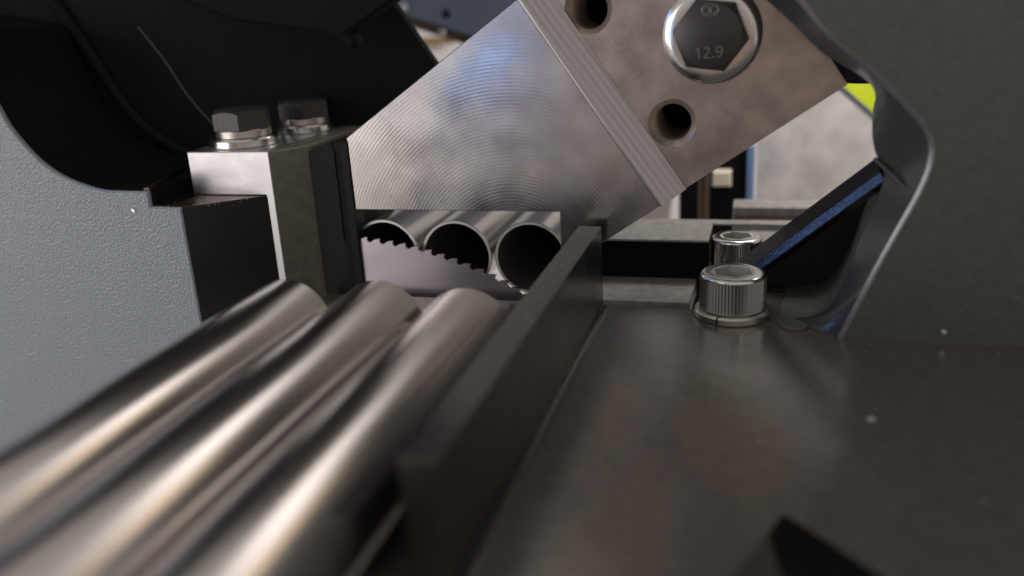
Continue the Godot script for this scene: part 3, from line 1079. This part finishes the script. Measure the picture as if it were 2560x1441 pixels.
func build_right_casting() -> void:
	var o := thing("right_casting", Vector3(150, 0, 15), "dark textured casting on the right with a glossy edge, foot and slanted stay", "casting")
	var zf := 27.2
	# front outline from top to foot, and the rear edge of the same rim
	var fr := curve2(pts([60, 138, 92, 104.5, 105.5, 90.7, 113.2, 81.4, 123.1, 73.0, 130.6, 65.8, 136.8, 58.8, 139.4, 54.2, 139.6, 49.0, 137.8, 42.2, 134.2, 33.6, 130.3, 24.4, 124.6, 10.0, 120.6, 0.0]), 4)
	var bk := curve2(pts([60, 128, 90, 99.0, 104.5, 85.6, 113.6, 76.6, 122.2, 71.2, 126.6, 67.4, 128.0, 62.4, 127.6, 56.0, 131.0, 48.0, 131.8, 42.0, 129.4, 34.0, 126.6, 25.6, 122.0, 8.6, 105.2, 0.3]), 4)
	var n := fr.size()
	# the foot sweeps forward in a curve
	var foot := curve2(pts([129.4, 34.0, 126.4, 25.4, 123.4, 14.0, 119.9, 5.8, 115.6, 2.2, 110.2, 0.8, 105.2, 0.3]), 5)
	var bk2 := PackedVector2Array()
	for p in curve2(pts([60, 128, 90, 99.0, 104.5, 85.6, 113.6, 76.6, 122.2, 71.2, 126.6, 67.4, 128.0, 62.4, 127.4, 56.0, 128.6, 50.0, 131.4, 43.0, 129.4, 34.0]), 6):
		bk2.append(p)
	bk2.append_array(foot.slice(1))
	# both outlines with equally many points
	var A := resample(fr, 120)
	var B := resample(bk2, 120)
	var r: Array = []
	var row0 := PackedVector3Array(); var row1 := PackedVector3Array(); var row2 := PackedVector3Array(); var row3 := PackedVector3Array(); var row4 := PackedVector3Array(); var row5 := PackedVector3Array()
	for i in A.size():
		var d := (A[mini(i + 1, A.size() - 1)] - A[maxi(i - 1, 0)]).normalized()
		var inn := Vector2(-d.y, d.x)   # into the casting
		if inn.x < 0.0 and inn.y < 0.0: inn = -inn
		inn = Vector2(-d.y, d.x)
		row0.append(Vector3(B[i].x + 3.0, B[i].y, -16.0))
		row1.append(Vector3(B[i].x, B[i].y, 14.8))
		row2.append(Vector3(A[i].x, A[i].y, zf - 1.6))
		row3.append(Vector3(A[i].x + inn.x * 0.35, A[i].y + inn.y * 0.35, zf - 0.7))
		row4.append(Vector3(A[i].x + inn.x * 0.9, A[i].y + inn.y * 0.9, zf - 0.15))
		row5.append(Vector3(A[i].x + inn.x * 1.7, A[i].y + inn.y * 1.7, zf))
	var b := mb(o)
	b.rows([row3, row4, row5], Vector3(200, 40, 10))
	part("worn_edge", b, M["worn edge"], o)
	b = mb(o)
	b.rows([row1, row2, row3], Vector3(200, 40, 10))
	part("rim", b, M["casting edge"], o)
	b = mb(o)
	b.rows([row0, row1], Vector3(200, 40, 0))
	part("inner_side", b, M["casting paint"], o)
	# front wall
	b = mb(o)
	var poly := PackedVector2Array()
	for p in row5:
		poly.append(Vector2(p.x, p.y))
	poly.append_array(pts([330, -0.2, 330, 138]))
	var ix := Geometry2D.triangulate_polygon(poly)
	for i in range(0, ix.size(), 3):
		var nn := Vector3(0, 0, 1)
		b.tri(Vector3(poly[ix[i]].x, poly[ix[i]].y, zf), Vector3(poly[ix[i + 1]].x, poly[ix[i + 1]].y, zf), Vector3(poly[ix[i + 2]].x, poly[ix[i + 2]].y, zf), nn, nn, nn)
	b.box(Vector3(150, 0, -16), Vector3(330, 138, zf - 2), 0.2)
	part("wall", b, M["casting paint"], o)
	# dark web behind the stay
	b = mb(o)
	b.prism(pts([86, 0.2, 97.7, 9.0, 132.4, 37.4, 142, 38, 142, 0.2]), Transform3D(), -19, -15, 0.2)
	part("web", b, M["dark machined"], o)
	# slanted stay: a bar with a rounded top and a flat lower facet
	var p0 := Vector3(92.0, 6.2, -7.0)
	var p1 := Vector3(131.4, 43.8, 8.0)
	var ax := (p1 - p0).normalized()
	var sd := Vector3(-0.62, 0.0, 0.78)
	sd = (sd - ax * sd.dot(ax)).normalized()
	var upv := ax.cross(sd).normalized()
	if upv.y < 0.0: upv = -upv
	var prof: Array = [Vector2(-3.5, 3.8), Vector2(-1.4, 3.9), Vector2(-0.6, 3.7), Vector2(2.4, -0.7), Vector2(2.65, -1.1), Vector2(3.5, -3.7), Vector2(3.1, -4.1), Vector2(-3.5, -4.0)]
	b = mb(o)
	for i in prof.size():
		var q: Vector2 = prof[i]; var s: Vector2 = prof[(i + 1) % prof.size()]
		var a0 := p0 + sd * q.x + upv * q.y; var a1 := p1 + sd * q.x + upv * q.y
		var c0 := p0 + sd * s.x + upv * s.y; var c1 := p1 + sd * s.x + upv * s.y
		b.face(a0, c0, c1, a1, (p0 + p1) / 2.0)
	for e in [p0, p1]:
		for i in range(1, prof.size() - 1):
			var nn: Vector3 = -ax if e == p0 else ax
			b.tri(e + sd * prof[0].x + upv * prof[0].y, e + sd * prof[i].x + upv * prof[i].y, e + sd * prof[i + 1].x + upv * prof[i + 1].y, nn, nn, nn)
	part("stay", b, M["gloss black"], o)
	# weld bead across the rim where the stay starts
	b = mb(o)
	b.sweep(curve3(PackedVector3Array([Vector3(128.6, 48.0, 14.9), Vector3(132.6, 44.6, 19), Vector3(138.2, 39.6, 24.5)]), 6), 0.6, 10)
	part("weld_bead", b, M["casting edge"], o)
	# added pad standing in for the dark hollow under the toe
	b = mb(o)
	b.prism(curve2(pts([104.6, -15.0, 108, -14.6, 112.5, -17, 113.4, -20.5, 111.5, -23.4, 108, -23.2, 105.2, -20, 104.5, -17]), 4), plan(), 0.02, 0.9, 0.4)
	part("hollow_patch", b, M["casting paint"], o)
	# black slide that closes the gap between the arm and this casting
	o = thing("black_slide", Vector3(115, 68, -15), "glossy black slide in the gap between the tilted block and the right casting", "slide")
	b = mb(o)
	b.prism(PackedVector2Array([Vector2(119.0, 66.0), Vector2(124.5, 65.6), Vector2(132.5, 65.4), Vector2(140, 72), Vector2(100, 160), Vector2(60, 150), uv(134, 60), uv(134, 4)]), Transform3D(), -24, -8, 0.8)
	part("body", b, M["gloss black"], o)


func resample(p: PackedVector2Array, n: int) -> PackedVector2Array:
	var ln := PackedFloat32Array([0.0])
	for i in p.size() - 1:
		ln.append(ln[-1] + p[i].distance_to(p[i + 1]))
	var out := PackedVector2Array()
	var k := 0
	for i in n:
		var t := ln[-1] * i / (n - 1)
		while k < p.size() - 2 and ln[k + 1] < t:
			k += 1
		out.append(p[k].lerp(p[k + 1], clampf((t - ln[k]) / maxf(1e-6, ln[k + 1] - ln[k]), 0.0, 1.0)))
	return out


func build_rear() -> void:
	# plate just beyond the cut, right of the arm leg
	var o := thing("rear_plate", Vector3(62, -5, -10), "flat grey steel plate in front of the black box, small chips on it", "plate")
	var b := mb(o)
	b.prism(pts([40, -2.8, 78.2, -2.6, 78.6, 21.8, 40, 21.8]), plan(), -5, 0.0, 0.3)
	part("plate", b, M["worn plate"], o)
	o = thing("lower_rail", Vector3(62, -8, 5), "narrow brown steel rail under the front edge of the grey plate", "rail")
	b = mb(o)
	b.box(Vector3(40, -12, -2), Vector3(79.5, -5.1, 7.4), 0.3)
	part("rail", b, M["brown ledge"], o)
	o = thing("black_box", Vector3(64, 0, -45), "black box with a pale worn steel top, behind the grey plate", "box")
	b = mb(o)
	b.box(Vector3(42, -6, -50), Vector3(82.2, 13.0, -21.6), 0.3)
	part("body", b, M["matt black"], o)
	b = mb(o)
	b.prism(pts([41.6, 21.3, 82.4, 21.3, 82.4, 44, 150, 44, 150, 50, 41.6, 50]), plan(), 13.02, 13.7, 0.2)
	part("top", b, M["worn plate"], o)
	o = thing("rear_ledge", Vector3(120, 14, -80), "blurred grey ledge at the back under the pale panel", "ledge")
	b = mb(o)
	b.box(Vector3(88, 2, -90), Vector3(190, 12.0, -77), 0.5)
	part("ledge", b, M["worn plate"], o)
	b = mb(o)
	b.box(Vector3(87.5, 5.6, -76.8), Vector3(190, 7.6, -75.2), 0.3)
	part("edge", b, M["brown ledge"], o)
	o = thing("pale_board", Vector3(140, -60, -190), "blurred pale grey panel seen through the gap on the right", "panel")
	b = mb(o)
	b.prism(pts([95.5, -80, 240, -80, 240, -52.4, 149.9, 28.2, 134.6, 41.9, 110, 63.9, 95.5, 63.9]), Transform3D(), -196, -190, 0.5)
	part("panel", b, M["panel paint"], o)
	b = mb(o)
	b.prism(pts([110, 63.9, 134.6, 41.9, 149.9, 28.2, 240, -52.4, 240, -50.6, 151.1, 29.4, 135.8, 43.1, 111, 65.2]), Transform3D(), -194, -189, 0.3)
	part("edge_strip", b, M["slate paint"], o)
	o = thing("lime_panel", Vector3(180, 20, -215), "blurred lime yellow panel peeking out above the pale panel", "panel")
	b = mb(o)
	b.box(Vector3(124, 22, -222), Vector3(172, 72, -215), 0.5)
	part("panel", b, M["lime paint"], o)
	o = thing("dark_cabinet", Vector3(80, -40, -160), "blurred black cabinet behind the box, under the tilted clamp jaw", "cabinet")
	b = mb(o)
	b.box(Vector3(60, -60, -170), Vector3(93.0, 80, -150), 1.0)
	part("body", b, M["matt black"], o)
	b = mb(o)
	b.box(Vector3(91.3, -4, -149.9), Vector3(94.6, 24, -146), 0.5)
	part("blue_strip", b, M["blue light tint"], o)  # blue light on the strip is put into its colour
	b = mb(o)
	b.box(Vector3(76.0, 5.4, -149.9), Vector3(84.5, 12.6, -143), 0.8)
	part("cream_handle", b, M["cream paint"], o)
	o = thing("rear_post", Vector3(73, -30, -130), "blurred thin brown post in front of the black cabinet", "post")
	b = mb(o)
	b.lathe(pts([0.01, -30, 2.4, -30, 2.4, 70, 0.01, 70]), xf(Vector3(73.2, 0, -130)), 24)
	part("post", b, M["brown ledge"], o)
	o = thing("pale_bracket", Vector3(52, -30, -120), "blurred pale blue grey bracket under the corner of the tilted clamp jaw", "bracket")
	b = mb(o)
	b.prism(pts([36, -30, 56, -30, 60.5, 10, 56, 30, 36, 30]), Transform3D(), -126, -118, 0.6)
	part("plate", b, M["panel paint"], o)
	# added unseen plate; shuts background light out of the tube bores
	o = thing("bore_light_stop", Vector3(0, -20, -424), "grey painted plate added at the far tube ends to keep the bores dark", "plate")
	b = mb(o)
	b.box(Vector3(-60, -20, -432), Vector3(60, 45, -421), 0.5)
	part("plate", b, M["hammered grey paint"], o)
	# things seen through the gap above the left bolts
	o = thing("slate_plate", Vector3(-60, 80, -230), "blurred slate grey plate with a hole at the top centre", "plate")
	var f := Transform3D(Basis(Vector3(0.945, -0.326, 0), Vector3(0.326, 0.945, 0), Vector3(0, 0, 1)), Vector3(-106.6, 88, 0))
	b = mb(o)
	b.prism(pts([-6, 0, 120, 0, 120, 120, -6, 120]), f, -236, -228, 0.8)
	part("plate", b, M["slate paint"], o)
	b = mb(o)
	b.prism(pts([-4, -6, 120, -6, 120, 0, -4, 0]), f, -240, -230, 0.8)
	part("lower_flange", b, M["brown ledge"], o)
	var hf := xf(f * Vector3(26.0, 7.6, -227.9), Vector3(0, 0, 1))
	b = mb(o)
	b.lathe(pts([2.6, 0, 2.4, 0.3, 0.01, 0.3]), hf, 24)
	part("hole", b, M["matt black"], o)  # flat black disc; the dark of the opening is put into colour
	for p in [Vector2(0.4, 4.0), Vector2(25.8, -3.6)]:
		b = mb(o)
		b.lathe(pts([2.4, 0, 2.4, 1.4, 1.8, 2.0, 0.01, 2.0]), xf(f * Vector3(p.x, p.y, -228.0 if p.y > 0 else -230.0), Vector3(0, 0, 1)), 24)
		part("rivet", b, M["machined steel"], o)
	o = thing("wooden_board", Vector3(-80, 60, -260), "blurred orange wooden board below the slate plate", "board")
	b = mb(o)
	b.box(Vector3(-130, 68.4, -264), Vector3(-88, 73.0, -256), 0.8)
	part("board", b, M["wood"], o)
	o = thing("white_box", Vector3(-90, 50, -268), "blurred white box below the orange board", "box")
	b = mb(o)
	b.box(Vector3(-130, 64.0, -276), Vector3(-99, 68.3, -262), 0.8)
	part("body", b, M["white paint"], o)
	o = thing("white_sheet", Vector3(-110, 100, -300), "blurred bright white sheet behind the slate plate at the top", "sheet")
	b = mb(o)
	b.box(Vector3(-190, 77, -306), Vector3(-118, 150, -300), 0.8)
	part("sheet", b, M["white paint"], o)


func cap_screw(called: String, at: Vector3, r: float, h: float, turn: float, gap: float, label: String) -> void:
	var o := thing(called, at, label, "cap screw", "shiny socket cap screws right of the fence")
	var f := xf(Vector3.ZERO)
	var b := MB.new()
	var wr := r * 1.16
	b.lathe(pts([r * 0.6, 0, wr - 0.3, 0, wr, 0.4, wr, 1.9, wr - 0.5, 2.4, r * 0.6, 2.4]), f, 80, gap, gap + TAU - 0.045)
	for e in [gap, gap - 0.045]:
		var d := Vector3(cos(e), 0, sin(e))
		b.quad(d * r * 0.6, d * wr, d * wr + Vector3(0, 2.3, 0), d * r * 0.6 + Vector3(0, 2.3, 0), Vector3(-sin(e), 0, cos(e)))
	part("spring_washer", b, M["dull zinc"], o)
	# knurled head: fine ridges round the barrel
	b = MB.new()
	var teeth := 62
	var y0 := 2.4
	var y1 := y0 + h
	for k in teeth:
		for s in 2:
			var a := TAU * (k + 0.5 * s) / teeth
			var c := TAU * (k + 0.5 * (s + 1)) / teeth
			var ra := r - (0.0 if s == 0 else 0.36)
			var rc := r - (0.36 if s == 0 else 0.0)
			var A := Vector3(cos(a) * ra, y0 + 0.5, sin(a) * ra)
			var B := Vector3(cos(c) * rc, y0 + 0.5, sin(c) * rc)
			var up := Vector3(0, h - 1.6, 0)
			var nn := (B - A).cross(up).normalized()
			if nn.dot(A) < 0.0: nn = -nn
			b.quad(A, B, B + up, A + up, nn)
	b.lathe(pts([r * 0.6, y0, r - 0.7, y0, r - 0.2, y0 + 0.5]), f, 64)
	b.lathe(pts([r - 0.2, y1 - 1.1, r - 0.25, y1 - 0.75, r - 0.55, y1 - 0.3, r - 1.1, y1 - 0.05, r - 1.7, y1, r * 0.65, y1]), f, 72)
	part("head", b, M["zinc"], o)
	# hexagon socket
	b = MB.new()
	var ri := r * 0.53
	for k in 6:
		var a0 := turn + k * PI / 3.0
		var a1 := a0 + PI / 3.0
		var P := Vector3(cos(a0), 0, sin(a0)) * ri / cos(PI / 6.0)
		var Q := Vector3(cos(a1), 0, sin(a1)) * ri / cos(PI / 6.0)
		var up0 := Vector3(0, y1 - 6.0, 0); var up1 := Vector3(0, y1, 0)
		b.quad(P + up0, Q + up0, Q + up1, P + up1, -(P + Q).normalized())
		for j in 6:
			var t0 := a0 + (a1 - a0) * j / 6.0; var t1 := a0 + (a1 - a0) * (j + 1) / 6.0
			var R0 := Vector3(cos(t0), 0, sin(t0)) * r * 0.65 + up1; var R1 := Vector3(cos(t1), 0, sin(t1)) * r * 0.65 + up1
			var S0 := P.lerp(Q, j / 6.0) + up1; var S1 := P.lerp(Q, (j + 1) / 6.0) + up1
			b.quad(R0, R1, S1, S0, Vector3.UP)
		
	part("socket", b, M["socket zinc"], o)
	b = MB.new()
	b.lathe(pts([ri * 1.2, y1 - 5.9, 0.001, y1 - 6.6]), f, 24, 0.0, TAU, true)
	part("socket_floor", b, M["dull steel"], o)  # darker than the head, shade of the recess put into colour


func build_screws() -> void:
	cap_screw("cap_screw", Vector3(91.8, 0.05, 11.7), 9.8, 11.2, 0.35, 1.95, "nearer shiny socket cap screw on a split washer on the table")
	cap_screw("cap_screw", Vector3(91.3, 0.05, -29.5), 8.6, 11.0, 0.3, 3.4, "farther shiny socket cap screw partly hidden behind the slanted stay")
	var o := thing("screw_seat", Vector3(95, -5, -22), "dark steel seat under the farther cap screw", "plate")
	var b := mb(o)
	b.box(Vector3(82, -6, -40), Vector3(135, 0, -8.6), 0.2)
	part("plate", b, M["dull steel"], o)


func build_chips() -> void:
	var spots := [
		[Vector3(125.3, 0, 76.2), 1.25, "white metal chip alone on the open table at the right"],
		[Vector3(148, 3.2, 27.3), 0.9, "thin pale curl of swarf on the foot of the right casting"],
		[Vector3(-97.5, 36.0, 35.1), 0.9, "pale flake stuck on the grey hammered casting"],
	]
	for s in spots:
		var o := thing("metal_chip", s[0], s[2], "metal chip", "")
		var b := MB.new()
		var r: float = s[1]
		var q := PackedVector2Array()
		for i in 9:
			var a := TAU * i / 9.0
			q.append(Vector2(cos(a) * r * rng.randf_range(0.75, 1.1), sin(a) * r * rng.randf_range(0.55, 0.9)))
		var f := plan() if (s[0] as Vector3).y == 0.0 else Transform3D(Basis(Vector3(0, 0, 1), -0.7).scaled(Vector3(1, 1, 1)), Vector3.ZERO)
		b.prism(q, f, 0.0, 0.35, 0.12)
		part("flake", b, M["chip"], o)
	# fine swarf dust that nobody could count
	var mm := MultiMesh.new()
	mm.transform_format = MultiMesh.TRANSFORM_3D
	var bb := MB.new()
	bb.box(Vector3(-0.16, 0, -0.07), Vector3(0.16, 0.07, 0.07), 0.02)
	mm.mesh = bb.mesh()
	mm.mesh.surface_set_material(0, M["chip"])
	var places: Array = []
	for i in 60:
		places.append(Vector3(rng.randf_range(64, 78), 0.02, rng.randf_range(-16, -4)))
	for i in 30:
		var a := rng.randf() * TAU
		places.append(Vector3(91.8 + cos(a) * rng.randf_range(11.5, 13), 0.02, 11.7 + sin(a) * 12.0))
	for i in 90:
		places.append(Vector3(rng.randf_range(55, 220), 0.02, rng.randf_range(14, 140)))
	for i in 50:
		places.append(Vector3(rng.randf_range(-90, -62), 37.12, rng.randf_range(14, 33)))
	for i in 70:
		places.append(Vector3(rng.randf_range(-12, 44), 0.02, rng.randf_range(8.5, 62)))
	for i in 24:
		places.append(Vector3(rng.randf_range(45.5, 51.5), 26.52, rng.randf_range(12, 100)))
	for i in 40:
		places.append(Vector3(rng.randf_range(42, 82), 13.72, rng.randf_range(-49, -22)))
	mm.instance_count = places.size()
	for i in places.size():
		var sc := rng.randf_range(0.5, 1.5)
		mm.set_instance_transform(i, Transform3D(Basis(Vector3.UP, rng.randf() * TAU).scaled(Vector3.ONE * sc), places[i] * K))
	var mi := MultiMeshInstance3D.new()
	mi.name = "swarf_dust"
	mi.multimesh = mm
	add_child(mi)
	tag(mi, "tiny pale swarf crumbs scattered over the table and grey plate", "swarf", "", "stuff")
